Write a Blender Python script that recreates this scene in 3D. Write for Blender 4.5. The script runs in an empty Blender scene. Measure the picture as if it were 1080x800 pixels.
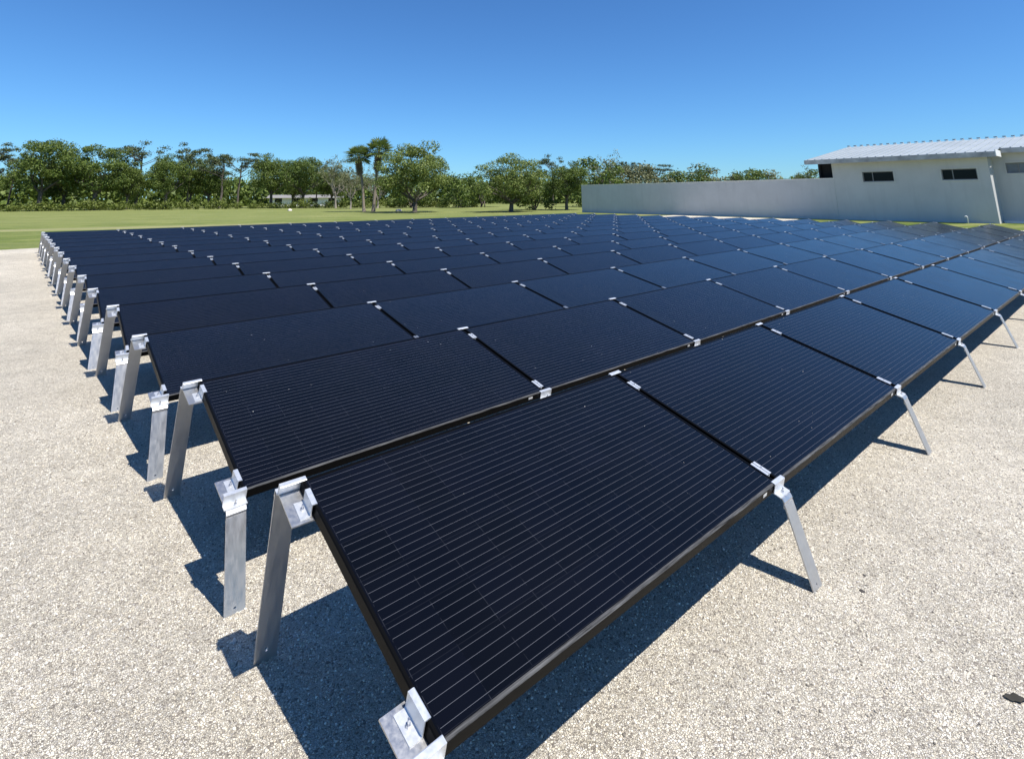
import bpy, bmesh, math, random
from mathutils import Vector, Matrix, noise
R = math.radians
random.seed(7)
scene = bpy.context.scene

# ------------------------------------------------------------------ camera
GZ = 0.36073                       # ground to the low edge of the panels
cam_d = bpy.data.cameras.new("Camera"); cam = bpy.data.objects.new("Camera", cam_d)
scene.collection.objects.link(cam); scene.camera = cam
cam_d.sensor_fit = 'HORIZONTAL'; cam_d.sensor_width = 36.0
cam_d.lens = 575.446 / 1080 * 36
cam_d.shift_y = -(400 - 72.39) / 1080
cam_d.clip_start = 0.05; cam_d.clip_end = 3000
pitch, roll, yaw = -0.22982, -0.00554, 0.72758
cp, sp, cy, sy = math.cos(pitch), math.sin(pitch), math.cos(yaw), math.sin(yaw)
F = Vector((sy*cp, cy*cp, -sp)); Rr = Vector((cy, -sy, 0)); U = Rr.cross(F)
cr, sr = math.cos(roll), math.sin(roll)
R2 = cr*Rr + sr*U; U2 = -sr*Rr + cr*U
m = Matrix((R2, U2, -F)).transposed().to_4x4()
m.translation = Vector((-0.79511, -1.2592, 1.15927 + GZ))
cam.matrix_world = m

# ------------------------------------------------------------------ sky and sun
SUN = Vector((0.104, -0.517, 1.0)).normalized()
elev = math.asin(SUN.z); azim = math.atan2(SUN.x, SUN.y)
world = bpy.data.worlds.new("World"); scene.world = world; world.use_nodes = True
wn = world.node_tree.nodes; wl = world.node_tree.links
bg = wn["Background"]; sky = wn.new("ShaderNodeTexSky"); sky.sky_type = 'NISHITA'
sky.sun_disc = False; sky.sun_elevation = elev; sky.sun_rotation = azim
sky.air_density = 1.0; sky.dust_density = 0.1; sky.ozone_density = 1.6; sky.altitude = 0
hs = wn.new("ShaderNodeMix"); hs.data_type = 'RGBA'; hs.blend_type = 'MULTIPLY'; hs.inputs[0].default_value = 1.0; hs.inputs[7].default_value = (.53, 1.0, 1.53, 1)
wl.new(sky.outputs[0], hs.inputs[6]); wl.new(hs.outputs[2], bg.inputs[0])
bg.inputs[1].default_value = 0.066
sun_d = bpy.data.lights.new("Sun", 'SUN'); sun_d.energy = 5.0; sun_d.angle = R(0.53)
sun_d.color = (1.0, 0.955, 0.89)
sun = bpy.data.objects.new("Sun", sun_d); scene.collection.objects.link(sun)
sun.rotation_euler = SUN.to_track_quat('Z', 'Y').to_euler(); sun.location = (0, -10, 30)
vs = scene.view_settings
vs.view_transform = 'Standard'; vs.look = 'None'; vs.exposure = 0.54; vs.gamma = 1.0; vs.use_curve_mapping = False
scene.render.engine = 'CYCLES'
scene.cycles.max_bounces = 6; scene.cycles.diffuse_bounces = 3; scene.cycles.glossy_bounces = 3

# ------------------------------------------------------------------ helpers
COL = scene.collection
def link(o, parent=None):
    COL.objects.link(o)
    if parent is not None: o.parent = parent
    return o
def meshobj(name, me, parent=None, loc=(0,0,0), rot=(0,0,0), scale=(1,1,1)):
    o = bpy.data.objects.new(name, me); o.location = loc; o.rotation_euler = rot; o.scale = scale
    return link(o, parent)
def tag(o, label, cat, group=None, kind=None):
    if label: o['label'] = label
    if cat: o['category'] = cat
    if group: o['group'] = group
    if kind: o['kind'] = kind
    return o
def empty(name, loc, rot=(0,0,0)):
    o = bpy.data.objects.new(name, None); o.location = loc; o.rotation_euler = rot; o.empty_display_size = .1
    return link(o)
def mk(name, bm, mats, smooth=False, norm=False):
    me = bpy.data.meshes.new(name)
    if norm: bmesh.ops.recalc_face_normals(bm, faces=bm.faces[:])
    bm.to_mesh(me); bm.free()
    for mm in (mats if isinstance(mats, (list, tuple)) else [mats]): me.materials.append(mm)
    if smooth:
        for p in me.polygons: p.use_smooth = True
    return me
def box(bm, x0, x1, y0, y1, z0, z1, bev=0):
    vs_ = [bm.verts.new(c) for c in ((x0,y0,z0),(x1,y0,z0),(x1,y1,z0),(x0,y1,z0),(x0,y0,z1),(x1,y0,z1),(x1,y1,z1),(x0,y1,z1))]
    fs = [bm.faces.new([vs_[i] for i in f]) for f in ((3,2,1,0),(4,5,6,7),(0,1,5,4),(1,2,6,5),(2,3,7,6),(3,0,4,7))]
    if bev:
        es = list({e for f in fs for e in f.edges})
        bmesh.ops.bevel(bm, geom=es, offset=bev, segments=1, affect='EDGES')
def extrude_profile(bm, pts, a0, a1, axis):
    """closed profile pts (two coords) swept along axis ('x': pts are y,z; 'y': pts are x,z)"""
    def P(p, a): return (a, p[0], p[1]) if axis == 'x' else (p[0], a, p[1])
    A = [bm.verts.new(P(p, a0)) for p in pts]; B = [bm.verts.new(P(p, a1)) for p in pts]
    n = len(pts)
    for i in range(n): bm.faces.new((A[i], A[(i+1) % n], B[(i+1) % n], B[i]))
    bm.faces.new(A[::-1]); bm.faces.new(B)
def strip_profile(path, t):
    """offset a polyline to a closed thin profile"""
    out = []; inn = []
    for i, p in enumerate(path):
        a = Vector(path[max(i-1, 0)]); b = Vector(path[min(i+1, len(path)-1)]); p = Vector(p)
        if 0 < i < len(path)-1:
            d1 = (p-a).normalized(); d2 = (b-p).normalized()
            n1 = Vector((-d1.y, d1.x)); n2 = Vector((-d2.y, d2.x)); n = (n1+n2).normalized(); k = 1/max(.4, n.dot(n1))
        else:
            d = (b-a).normalized(); n = Vector((-d.y, d.x)); k = 1
        out.append(p); inn.append(p+n*t*k)
    return [tuple(v) for v in out] + [tuple(v) for v in inn[::-1]]
def tube(bm, pts, rad, n=6, cap=True):
    rings = []
    for i, p in enumerate(pts):
        p = Vector(p); a = Vector(pts[max(i-1,0)]); b = Vector(pts[min(i+1,len(pts)-1)])
        d = (b-a).normalized(); up = Vector((0,0,1)) if abs(d.z) < .9 else Vector((1,0,0))
        x = d.cross(up).normalized(); y = d.cross(x)
        r = rad[i] if isinstance(rad, (list, tuple)) else rad
        rings.append([bm.verts.new(p + (x*math.cos(2*math.pi*k/n) + y*math.sin(2*math.pi*k/n))*r) for k in range(n)])
    for A, B in zip(rings, rings[1:]):
        for k in range(n): bm.faces.new((A[k], A[(k+1)%n], B[(k+1)%n], B[k]))
    if cap: bm.faces.new(rings[0][::-1]); bm.faces.new(rings[-1])

# ------------------------------------------------------------------ materials
class NT:
    def __init__(s, name):
        s.m = bpy.data.materials.new(name); s.m.use_nodes = True
        s.n = s.m.node_tree.nodes; s.l = s.m.node_tree.links; s.b = s.n["Principled BSDF"]
    def node(s, t, **kw):
        x = s.n.new(t)
        for k, v in kw.items():
            if k in ('inp',):
                for a, b in v.items(): s.put(x.inputs[a], b)
            else: setattr(x, k, v)
        return x
    def put(s, sock, v):
        if isinstance(v, bpy.types.NodeSocket): s.l.new(v, sock)
        else: sock.default_value = v
    def math(s, op, a, b=0.0, c=0.0, clamp=False):
        x = s.n.new("ShaderNodeMath"); x.operation = op; x.use_clamp = clamp
        s.put(x.inputs[0], a); s.put(x.inputs[1], b)
        if len(x.inputs) > 2: s.put(x.inputs[2], c)
        return x.outputs[0]
    def mix(s, f, a, b, blend='MIX'):
        x = s.n.new("ShaderNodeMix"); x.data_type = 'RGBA'; x.blend_type = blend
        s.put(x.inputs[0], f); s.put(x.inputs[6], a if isinstance(a, bpy.types.NodeSocket) else (*a, 1)); s.put(x.inputs[7], b if isinstance(b, bpy.types.NodeSocket) else (*b, 1))
        return x.outputs[2]
    def noise(s, vec, scale, detail=3, rough=.5, out=0):
        x = s.node("ShaderNodeTexNoise", inp={'Scale': scale, 'Detail': detail, 'Roughness': rough}); s.l.new(vec, x.inputs['Vector']); return x.outputs[out]
    def vor(s, vec, scale, feature='F1', out='Distance', rnd=1.0):
        x = s.node("ShaderNodeTexVoronoi", feature=feature, inp={'Scale': scale, 'Randomness': rnd}); s.l.new(vec, x.inputs['Vector']); return x.outputs[out]
    def ramp(s, fac, stops):
        x = s.n.new("ShaderNodeValToRGB"); s.l.new(fac, x.inputs[0]); e = x.color_ramp.elements
        while len(e) < len(stops): e.new(.5)
        for q, (p, c) in zip(e, stops): q.position = p; q.color = (*c, 1) if not isinstance(c, (int, float)) else (c, c, c, 1)
        return x.outputs[0]
    def coord(s, which='Object'): return s.n.new("ShaderNodeTexCoord").outputs[which]
    def pos(s): return s.n.new("ShaderNodeNewGeometry").outputs['Position']
    def bump(s, h, strength=.5, dist=.01, normal=None):
        x = s.node("ShaderNodeBump", inp={'Strength': strength, 'Distance': dist}); s.l.new(h, x.inputs['Height'])
        if normal: s.l.new(normal, x.inputs['Normal'])
        return x.outputs[0]
    def maprange(s, v, a, b, c=0.0, d=1.0):
        x = s.n.new("ShaderNodeMapRange"); s.put(x.inputs[0], v)
        for i, q in enumerate((a, b, c, d)): x.inputs[i+1].default_value = q
        return x.outputs[0]
    def set(s, **kw):
        for k, v in kw.items(): s.put(s.b.inputs[k.replace('_', ' ')], (*v, 1) if isinstance(v, tuple) and len(v) == 3 else v)
        return s.m

def m_simple(name, col, rough=.6, metal=0.0, nscale=6.0, var=.15, bump=.0, spec=.5):
    t = NT(name); p = t.coord(); n = t.noise(p, nscale, 4, .6)
    c = t.mix(t.maprange(n, .3, .7), tuple(x*(1-var) for x in col), tuple(min(1, x*(1+var)) for x in col))
    t.set(Base_Color=c, Roughness=rough, Metallic=metal); t.b.inputs['Specular IOR Level'].default_value = spec
    if bump: t.set(Normal=t.bump(n, bump, .01))
    return t.m

def m_gravel():
    t = NT("pebble_gravel"); p = t.pos()
    warp = t.noise(p, 60, 3, .6, 1)
    v = t.node("ShaderNodeVectorMath", operation='MULTIPLY_ADD'); t.l.new(warp, v.inputs[0]); v.inputs[1].default_value = (.009,)*3; t.l.new(p, v.inputs[2])
    pv = v.outputs[0]
    def layer(sc):
        c1 = t.vor(pv, sc, out='Color'); d1 = t.vor(pv, sc); e1 = t.vor(pv, sc, 'DISTANCE_TO_EDGE')
        sep = t.n.new("ShaderNodeSeparateColor"); t.l.new(c1, sep.inputs[0]); return sep, d1, e1
    a, da, ea = layer(140); b, db, eb = layer(240)
    sel = t.maprange(t.noise(p, 30, 3, .6), .47, .53)
    def mixf(f, x, y): return t.math('ADD', t.math('MULTIPLY', x, t.math('SUBTRACT', 1.0, f)), t.math('MULTIPLY', y, f))
    r = mixf(sel, a.outputs[0], b.outputs[0]); g_ = mixf(sel, a.outputs[1], b.outputs[1]); e = mixf(sel, ea, eb); d = mixf(sel, da, db)
    col = t.ramp(r, [(0, (.18,.16,.14)), (.10, (.32,.285,.24)), (.28, (.57,.51,.40)), (.5, (.75,.69,.56)), (.68, (.53,.50,.46)), (.80, (.71,.645,.51)), (.92, (.87,.83,.72)), (1, (.56,.48,.37))])
    grit = t.ramp(t.noise(p, 520, 2, .6), [(.3, (.27,.235,.19)), (.7, (.56,.50,.40))])
    col = t.mix(t.maprange(e, .03, .12), grit, col)
    big = t.noise(p, .45, 5, .6); mid = t.noise(p, 4.5, 4, .6)
    tone = t.math('MULTIPLY', t.maprange(big, .3, .7, .86, 1.10), t.maprange(mid, .3, .7, .90, 1.08))
    x = t.node("ShaderNodeVectorMath", operation='SCALE'); t.l.new(col, x.inputs[0]); t.l.new(tone, x.inputs['Scale'])
    col = x.outputs[0]
    st = t.maprange(t.noise(p, 1.7, 5, .7), .68, .76)
    col = t.mix(t.math('MULTIPLY', st, .45), col, (.17,.15,.12))
    h = t.math('ADD', t.math('MULTIPLY', t.maprange(e, 0, .14), .8), t.math('MULTIPLY', g_, .9))
    h = t.math('ADD', h, t.math('MULTIPLY', t.noise(p, 420, 3, .6), .35))
    t.set(Base_Color=col, Roughness=1.0, Normal=t.bump(h, .9, .004)); t.b.inputs['Specular IOR Level'].default_value = .1
    return t.m

def m_grass():
    t = NT("mown_grass"); p = t.pos()
    a = t.noise(p, .35, 6, .7); b = t.noise(p, 2.0, 6, .75); c = t.noise(p, 22, 3, .7)
    col = t.ramp(t.math('ADD', t.math('MULTIPLY', a, .6), t.math('MULTIPLY', b, .4)), [(.38, (.060,.105,.020)), (.5, (.115,.155,.032)), (.62, (.21,.235,.070))])
    sep = t.n.new("ShaderNodeSeparateXYZ"); t.l.new(p, sep.inputs[0])
    # mowing stripes running with the field, and a band of dry, thin turf beyond the array
    vlin = t.math('ADD', t.math('MULTIPLY', sep.outputs[0], .27), sep.outputs[1]); ulin = t.math('SUBTRACT', sep.outputs[0], t.math('MULTIPLY', sep.outputs[1], .27))
    cb_ = t.n.new("ShaderNodeCombineXYZ"); t.l.new(t.math('MULTIPLY', ulin, .10), cb_.inputs[0]); t.l.new(t.math('MULTIPLY', vlin, .9), cb_.inputs[1])
    stk = t.noise(cb_.outputs[0], 1.0, 6, .75)
    w = t.math('SINE', t.math('ADD', t.math('MULTIPLY', t.math('ADD', t.math('MULTIPLY', sep.outputs[0], .25), sep.outputs[1]), 2.6), t.math('MULTIPLY', a, 7)))
    col = t.mix(t.maprange(w, -1, 1, .0, .28), col, (.19,.205,.075))
    dist = t.math('ABSOLUTE', t.math('SUBTRACT', t.math('ADD', sep.outputs[1], t.math('MULTIPLY', sep.outputs[0], .27)), 36.2))
    band = t.math('MULTIPLY', t.maprange(t.math('ADD', dist, t.math('MULTIPLY', b, 1.6)), .9, 2.6, 1, 0), .75)
    col = t.mix(band, col, (.34,.31,.17))
    far = t.math('MULTIPLY', t.maprange(t.math('ADD', sep.outputs[1], t.math('MULTIPLY', sep.outputs[0], .27)), 37, 46), .45)
    col = t.mix(far, col, (.21,.225,.080))
    col = t.mix(t.maprange(stk, .45, .68, 0, .55), col, (.30,.29,.13))
    col = t.mix(t.maprange(stk, .50, .32, 0, .5), col, (.065,.10,.022))
    x = t.node("ShaderNodeVectorMath", operation='SCALE'); t.l.new(col, x.inputs[0]); t.l.new(t.maprange(c, .25, .75, .65, 1.3), x.inputs['Scale'])
    t.set(Base_Color=x.outputs[0], Roughness=.9, Normal=t.bump(c, .6, .05)); t.b.inputs['Specular IOR Level'].default_value = .1
    return t.m

S_LEN = 0.88932; W = 1.76; PL = 1.74
def m_panel():
    t = NT("panel_glass_cells"); p = t.coord(); sep = t.n.new("ShaderNodeSeparateXYZ"); t.l.new(p, sep.inputs[0])
    x, y = sep.outputs[0], sep.outputs[1]
    pitch_y = (S_LEN - .030)/30
    ys = t.math('DIVIDE', t.math('ADD', y, S_LEN/2 - .015), pitch_y)
    fy = t.math('ABSOLUTE', t.math('SUBTRACT', t.math('FRACT', ys), .5))
    line = t.maprange(fy, .009, .020, 1, 0)
    inside = t.math('MULTIPLY', t.math('LESS_THAN', t.math('ABSOLUTE', x), PL/2 - .020), t.math('LESS_THAN', t.math('ABSOLUTE', y), S_LEN/2 - .017))
    line = t.math('MULTIPLY', line, inside)
    cw = (PL - .036)/12
    fx = t.math('ABSOLUTE', t.math('SUBTRACT', t.math('FRACT', t.math('DIVIDE', t.math('ADD', x, PL/2 - .018), cw)), .5))
    gapx = t.maprange(fx, .490, .496)
    fy2 = t.math('ABSOLUTE', t.math('SUBTRACT', t.math('FRACT', t.math('DIVIDE', ys, 5.0)), .5))
    gapy = t.maprange(fy2, .490, .496)
    gap = t.math('MAXIMUM', gapx, gapy)
    rnd = t.n.new("ShaderNodeObjectInfo").outputs['Random']
    # a little difference from cell to cell
    cx = t.math('FLOOR', t.math('DIVIDE', t.math('ADD', x, PL/2 - .018), cw)); cyy = t.math('FLOOR', t.math('DIVIDE', ys, 5.0))
    cmb = t.n.new("ShaderNodeCombineXYZ"); t.l.new(cx, cmb.inputs[0]); t.l.new(cyy, cmb.inputs[1]); t.l.new(t.math('MULTIPLY', rnd, 50), cmb.inputs[2])
    wn_ = t.n.new("ShaderNodeTexWhiteNoise"); t.l.new(cmb.outputs[0], wn_.inputs['Vector'])
    cell = t.mix(wn_.outputs['Value'], (.0004,.0005,.0018), (.0008,.0010,.0034))
    gn = t.maprange(t.noise(p, 26, 3, .6), .45, .6)
    col = t.mix(t.math('MAXIMUM', t.math('MULTIPLY', gapx, gn), t.math('MULTIPLY', gapy, .3)), cell, (.016,.017,.022))
    fine = t.math('MULTIPLY', t.maprange(t.math('ABSOLUTE', t.math('SUBTRACT', t.math('FRACT', t.math('MULTIPLY', x, 420)), .5)), .38, .5), .0)
    col = t.mix(t.math('MULTIPLY', line, .85), col, (.125,.13,.15))
    # thin uneven dust, thicker toward streaks, and scattered specks
    ofs = t.node("ShaderNodeVectorMath", operation='ADD'); t.l.new(p, ofs.inputs[0])
    cm2 = t.n.new("ShaderNodeCombineXYZ"); t.l.new(t.math('MULTIPLY', rnd, 40), cm2.inputs[0]); t.l.new(t.math('MULTIPLY', rnd, 17), cm2.inputs[1]); t.l.new(cm2.outputs[0], ofs.inputs[1])
    pp = ofs.outputs[0]
    dust = t.math('MULTIPLY', t.maprange(t.noise(pp, 2.2, 5, .6), .35, .75), .0035)
    col = t.mix(t.math('ADD', dust, t.math('MULTIPLY', rnd, .0015)), col, (.42,.38,.33))
    vd = t.vor(pp, 17.0); vc = t.vor(pp, 17.0, out='Color'); sc = t.n.new("ShaderNodeSeparateColor"); t.l.new(vc, sc.inputs[0])
    speck = t.math('MULTIPLY', t.math('LESS_THAN', vd, t.math('MULTIPLY', sc.outputs[0], .045)), t.math('GREATER_THAN', sc.outputs[1], .55))
    col = t.mix(t.math('MULTIPLY', speck, .8), col, (.55,.52,.46))
    rough = t.math('ADD', t.maprange(t.noise(pp, 3.5, 4, .6), .3, .7, .12, .20), t.math('MULTIPLY', speck, .5))
    t.set(Base_Color=col, Roughness=rough, IOR=1.33, Sheen_Weight=.035, Sheen_Roughness=.5); t.b.inputs['Specular Tint'].default_value = (1, .84, .62, 1)
    return t.m

def m_alu(name="mill_aluminium", rough=.40, base=(.60,.60,.60), metal=.9):
    t = NT(name); p = t.coord(); mp = t.node("ShaderNodeMapping"); t.l.new(p, mp.inputs[0]); mp.inputs['Scale'].default_value = (60, 60, 2.0)
    n = t.noise(mp.outputs[0], 1.0, 4, .6); g = t.noise(p, 9, 4, .6)
    c = t.mix(t.maprange(g, .3, .75), tuple(x*.90 for x in base), base)
    c = t.mix(t.math('MULTIPLY', t.maprange(n, .5, .75), .16), c, tuple(x*.62 for x in base))
    t.set(Base_Color=c, Metallic=metal, Roughness=t.maprange(n, .3, .7, rough-.08, rough+.12), Normal=t.bump(n, .12, .002))
    return t.m

def m_leaf(name, cols, trans=.25):
    t = NT(name); p = t.pos(); a = t.node("ShaderNodeAttribute", attribute_name="leafvar")
    n = t.noise(p, .45, 3, .6)
    f = t.math('ADD', t.math('MULTIPLY', a.outputs['Fac'], .55), t.math('MULTIPLY', n, .45))
    col = t.ramp(f, [(.15, cols[0]), (.5, cols[1]), (.85, cols[2])])
    t.set(Base_Color=col, Roughness=.55); t.b.inputs['Specular IOR Level'].default_value = .3
    tr = t.n.new("ShaderNodeBsdfTranslucent"); t.l.new(col, tr.inputs[0]); mx = t.n.new("ShaderNodeMixShader"); mx.inputs[0].default_value = trans
    t.l.new(t.b.outputs[0], mx.inputs[1]); t.l.new(tr.outputs[0], mx.inputs[2]); t.l.new(mx.outputs[0], t.n["Material Output"].inputs[0])
    return t.m
def m_bark(name, c0, c1):
    t = NT(name); p = t.coord(); mp = t.node("ShaderNodeMapping"); t.l.new(p, mp.inputs[0]); mp.inputs['Scale'].default_value = (6, 6, 1.2)
    n = t.noise(mp.outputs[0], 2.5, 5, .7)
    t.set(Base_Color=t.mix(t.maprange(n, .3, .7), c0, c1), Roughness=.9, Normal=t.bump(n, .6, .05)); t.b.inputs['Specular IOR Level'].default_value = .15
    return t.m
def m_stucco():
    t = NT("painted_stucco"); p = t.coord(); a = t.noise(p, .7, 4, .6); b = t.noise(p, 60, 3, .6)
    mp = t.node("ShaderNodeMapping"); t.l.new(p, mp.inputs[0]); mp.inputs['Scale'].default_value = (2.2, 2.2, .25); s_ = t.noise(mp.outputs[0], 1.5, 4, .6)
    col = t.mix(t.maprange(a, .3, .7), (.48,.485,.48), (.54,.545,.54))
    col = t.mix(t.math('MULTIPLY', t.maprange(s_, .52, .75), .28), col, (.37,.37,.37))
    t.set(Base_Color=col, Roughness=.85, Normal=t.bump(b, .25, .01)); t.b.inputs['Specular IOR Level'].default_value = .2
    return t.m

GRAVEL, GRASS, PANEL = m_gravel(), m_grass(), m_panel()
def m_frame():
    t = NT("black_anodised_frame"); p = t.coord(); sep = t.n.new("ShaderNodeSeparateXYZ"); t.l.new(p, sep.inputs[0])
    # pale streaks painted along the low lip for the sky's reflection on its bevel
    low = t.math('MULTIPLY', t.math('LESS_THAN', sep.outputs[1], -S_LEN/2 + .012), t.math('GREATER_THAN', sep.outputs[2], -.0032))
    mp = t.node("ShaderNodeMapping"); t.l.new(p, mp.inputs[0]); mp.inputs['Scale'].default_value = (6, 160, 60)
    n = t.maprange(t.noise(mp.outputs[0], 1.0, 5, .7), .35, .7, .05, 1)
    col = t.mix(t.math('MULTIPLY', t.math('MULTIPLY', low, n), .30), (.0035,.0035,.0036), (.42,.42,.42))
    t.set(Base_Color=col, Roughness=.36); t.b.inputs['Specular IOR Level'].default_value = .05
    return t.m
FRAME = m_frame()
BACK = m_simple("black_backsheet", (.012,.012,.013), .6)
ALU = m_alu(); ALU2 = m_alu("clip_aluminium", .42, (.72,.74,.76), .65); STEEL = m_alu("bolt_steel", .25, (.62,.62,.63))
LABEL = m_simple("label_paper", (.62,.62,.60), .5, nscale=90, var=.3)
STUCCO = m_stucco()

# ------------------------------------------------------------------ ground
def sheet(name, pts, z, mat, label, sub=0, jitter=0.0):
    bm = bmesh.new(); P = []
    n = len(pts)
    for i in range(n):
        a = Vector(pts[i]); b = Vector(pts[(i+1) % n]); L = (b-a).length
        k = max(1, int(L/sub)) if sub else 1
        for q in range(k):
            c = a.lerp(b, q/k)
            if jitter and q: 
                c += Vector((random.uniform(-1,1), random.uniform(-1,1)))*jitter
            P.append(c)
    bm.faces.new([bm.verts.new((c.x, c.y, z)) for c in P])
    bmesh.ops.triangulate(bm, faces=bm.faces[:])
    o = meshobj(name, mk(name, bm, mat, norm=True)); 
    if o.data.polygons[0].normal.z < 0: o.data.flip_normals()
    return tag(o, label, 'ground', kind='structure')
sheet("grass_field", [(-900,-900),(900,-900),(900,900),(-900,900)], 0.0, GRASS, "mown green field with a pale dry band behind the solar panels")
sheet("gravel_yard", [(-60,-40),(31.5,-40),(31.0,11.5),(36.6,13.5),(38.2,23.5),(29,22.6),(-60,21.6)], 0.006, GRAVEL, "pale beige pebble gravel yard under the solar panels", sub=.35, jitter=.05)

# loose pebbles lying on the yard where the camera can resolve them
import numpy as np
def pebble_field():
    rg = np.random.default_rng(4)
    t_ = bmesh.new(); bmesh.ops.create_icosphere(t_, subdivisions=1, radius=1); t_.verts.ensure_lookup_table()
    V = np.array([v.co[:] for v in t_.verts]); Fc = np.array([[v.index for v in f.verts] for f in t_.faces]); t_.free()
    cx, cy_ = -.8, -1.26; n = 62000
    ang = rg.uniform(R(-28), R(128), n); rad = .25 + 5.6*rg.random(n)**.75         # clockwise from +y
    px = cx + np.sin(ang)*rad; py = cy_ + np.cos(ang)*rad
    s = (rg.uniform(.0020, .0044, n)*(1+.25*rad/5))[:, None]*np.stack([rg.uniform(.75,1.35,n), rg.uniform(.7,1.1,n), rg.uniform(.45,.8,n)], 1)
    th = rg.uniform(0, 6.283, n); c, sn = np.cos(th), np.sin(th)
    P = V[None]*(1+rg.normal(0, .13, (n, len(V)))[:, :, None])*s[:, None, :]
    X = P[:,:,0]*c[:,None]-P[:,:,1]*sn[:,None]+px[:,None]; Y = P[:,:,0]*sn[:,None]+P[:,:,1]*c[:,None]+py[:,None]; Z = P[:,:,2]+.006+s[:,2][:,None]*.35
    co = np.stack([X, Y, Z], 2).reshape(-1, 3); fc = (Fc[None]+(np.arange(n)*len(V))[:,None,None]).reshape(-1, 3)
    me = bpy.data.meshes.new("pebbles"); me.vertices.add(len(co)); me.vertices.foreach_set("co", co.astype(np.float32).ravel())
    me.loops.add(len(fc)*3); me.loops.foreach_set("vertex_index", fc.astype(np.int32).ravel())
    me.polygons.add(len(fc)); me.polygons.foreach_set("loop_start", np.arange(0, len(fc)*3, 3, dtype=np.int32)); me.polygons.foreach_set("loop_total", np.full(len(fc), 3, dtype=np.int32))
    me.update(calc_edges=True)
    at = me.attributes.new("tone", 'FLOAT', 'POINT'); at.data.foreach_set("value", np.repeat(rg.random(n), len(V)).astype(np.float32))
    m_ = NT("loose_pebbles"); a = m_.node("ShaderNodeAttribute", attribute_name="tone")
    col = m_.ramp(a.outputs['Fac'], [(0, (.16,.145,.12)), (.12, (.34,.305,.255)), (.35, (.55,.495,.39)), (.6, (.71,.65,.53)), (.8, (.56,.52,.46)), (1, (.84,.80,.69))])
    m_.set(Base_Color=col, Roughness=.9); m_.b.inputs['Specular IOR Level'].default_value = .2
    me.materials.append(m_.m)
    return tag(meshobj("pebbles", me), "loose cream and grey pebbles scattered over the near gravel", "pebbles", kind='stuff')
pebble_field()

# ------------------------------------------------------------------ solar panels
def frame_mesh():
    bm = bmesh.new(); hx, hy = PL/2, S_LEN/2
    prof = [(0,-.035),(0,-.003),(.003,0),(.0105,0),(.0115,-.0025),(.0028,-.0025),(.0028,-.0325),(.022,-.0325),(.022,-.035)]
    rings = []
    for sx, sy_ in ((-1,-1),(1,-1),(1,1),(-1,1)):
        rings.append([bm.verts.new((sx*(hx-o), sy_*(hy-o), z)) for o, z in prof])
    for i in range(4):
        A, B = rings[i], rings[(i+1) % 4]; n = len(prof)
        for k in range(n): bm.faces.new((A[k], B[k], B[(k+1) % n], A[(k+1) % n]))
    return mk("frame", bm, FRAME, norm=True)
def glass_mesh():
    bm = bmesh.new(); hx, hy = PL/2-.0105, S_LEN/2-.0105
    box(bm, -hx, hx, -hy, hy, -.0075, -.0022); me = mk("glass", bm, [PANEL, BACK])
    for p in me.polygons: p.material_index = 0 if p.normal.z > .5 else 1
    return me
FRAME_ME, GLASS_ME = frame_mesh(), glass_mesh()
bm = bmesh.new(); box(bm, -.016, .016, -.0008, 0, -.006, .006); LABEL_ME = mk("label_sticker", bm, LABEL)
NR, NC = 15, 13
PITCH = 1.37183
EX = {1: (.07728,-.01745,-.02181,-.00983,-.00348,-.03091), 2: (.0698,.01503,-.00187,-.00884,-.00423,-.01344),
      3: (.03607,.01778,.02835,-.00653,.00405,.02102), 4: (.02247,0,0,.012,.00112,0)}
rr = random.Random(3)
for i in range(5, NR+1): EX[i] = (rr.uniform(-.008,.008), rr.uniform(-.01,.01), rr.uniform(-.006,.006), rr.uniform(-.006,.006), 0, 0)
def edge(i, j, top):
    ox, oy, hl, hh, rot, sp_ = EX[i]
    x = j*(W+sp_); dz = .22234 + hh - hl
    y = math.sqrt(S_LEN**2 - dz**2) if top else 0
    return Vector((x - rot*y + ox, y + rot*x + (i-1)*PITCH + oy, GZ + ((.22234+hh) if top else hl)))
ORD = ["", "first","second","third","fourth","fifth","sixth","seventh","eighth","ninth","tenth","eleventh","twelfth","thirteenth","fourteenth"]
def rowname(i):
    if i == 1: return "frontmost row"
    if i == NR: return "rearmost row"
    if i > 10: return ORD[NR+1-i] + " row from the back"
    return ORD[i] + " row from the front"
for i in range(1, NR+1):
    for j in range(NC):
        a, b, c, d = edge(i,j,0), edge(i,j+1,0), edge(i,j,1), edge(i,j+1,1)
        ctr = (a+b+c+d)/4; ex = (b-a).normalized(); ey = (c-a).normalized(); ez = ex.cross(ey)
        jit = Matrix.Rotation(R(rr.uniform(-.22,.22)), 3, 'X') @ Matrix.Rotation(R(rr.uniform(-.15,.15)), 3, 'Y')
        M = Matrix((ex, ey, ez)).transposed() @ jit
        root = empty("solar_panel", ctr); root.rotation_euler = M.to_euler()
        sx = ((b-a).length - .02)/PL; root.scale = (sx, 1, 1)
        pos_ = "leftmost" if j == 0 else ("rightmost" if j == NC-1 else ORD[j+1] + " from left")
        lab = (f"{pos_} black solar panel of the {rowname(i)}" if j in (0, NC-1) else f"black solar panel, {pos_} in the {rowname(i)}")
        tag(root, lab, "solar panel", "black solar panels tilted in parallel rows")
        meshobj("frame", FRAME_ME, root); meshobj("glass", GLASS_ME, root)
        if i <= 2: meshobj("label_sticker", LABEL_ME, root, (PL/2-.115, -S_LEN/2-.0003, -.016))

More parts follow.
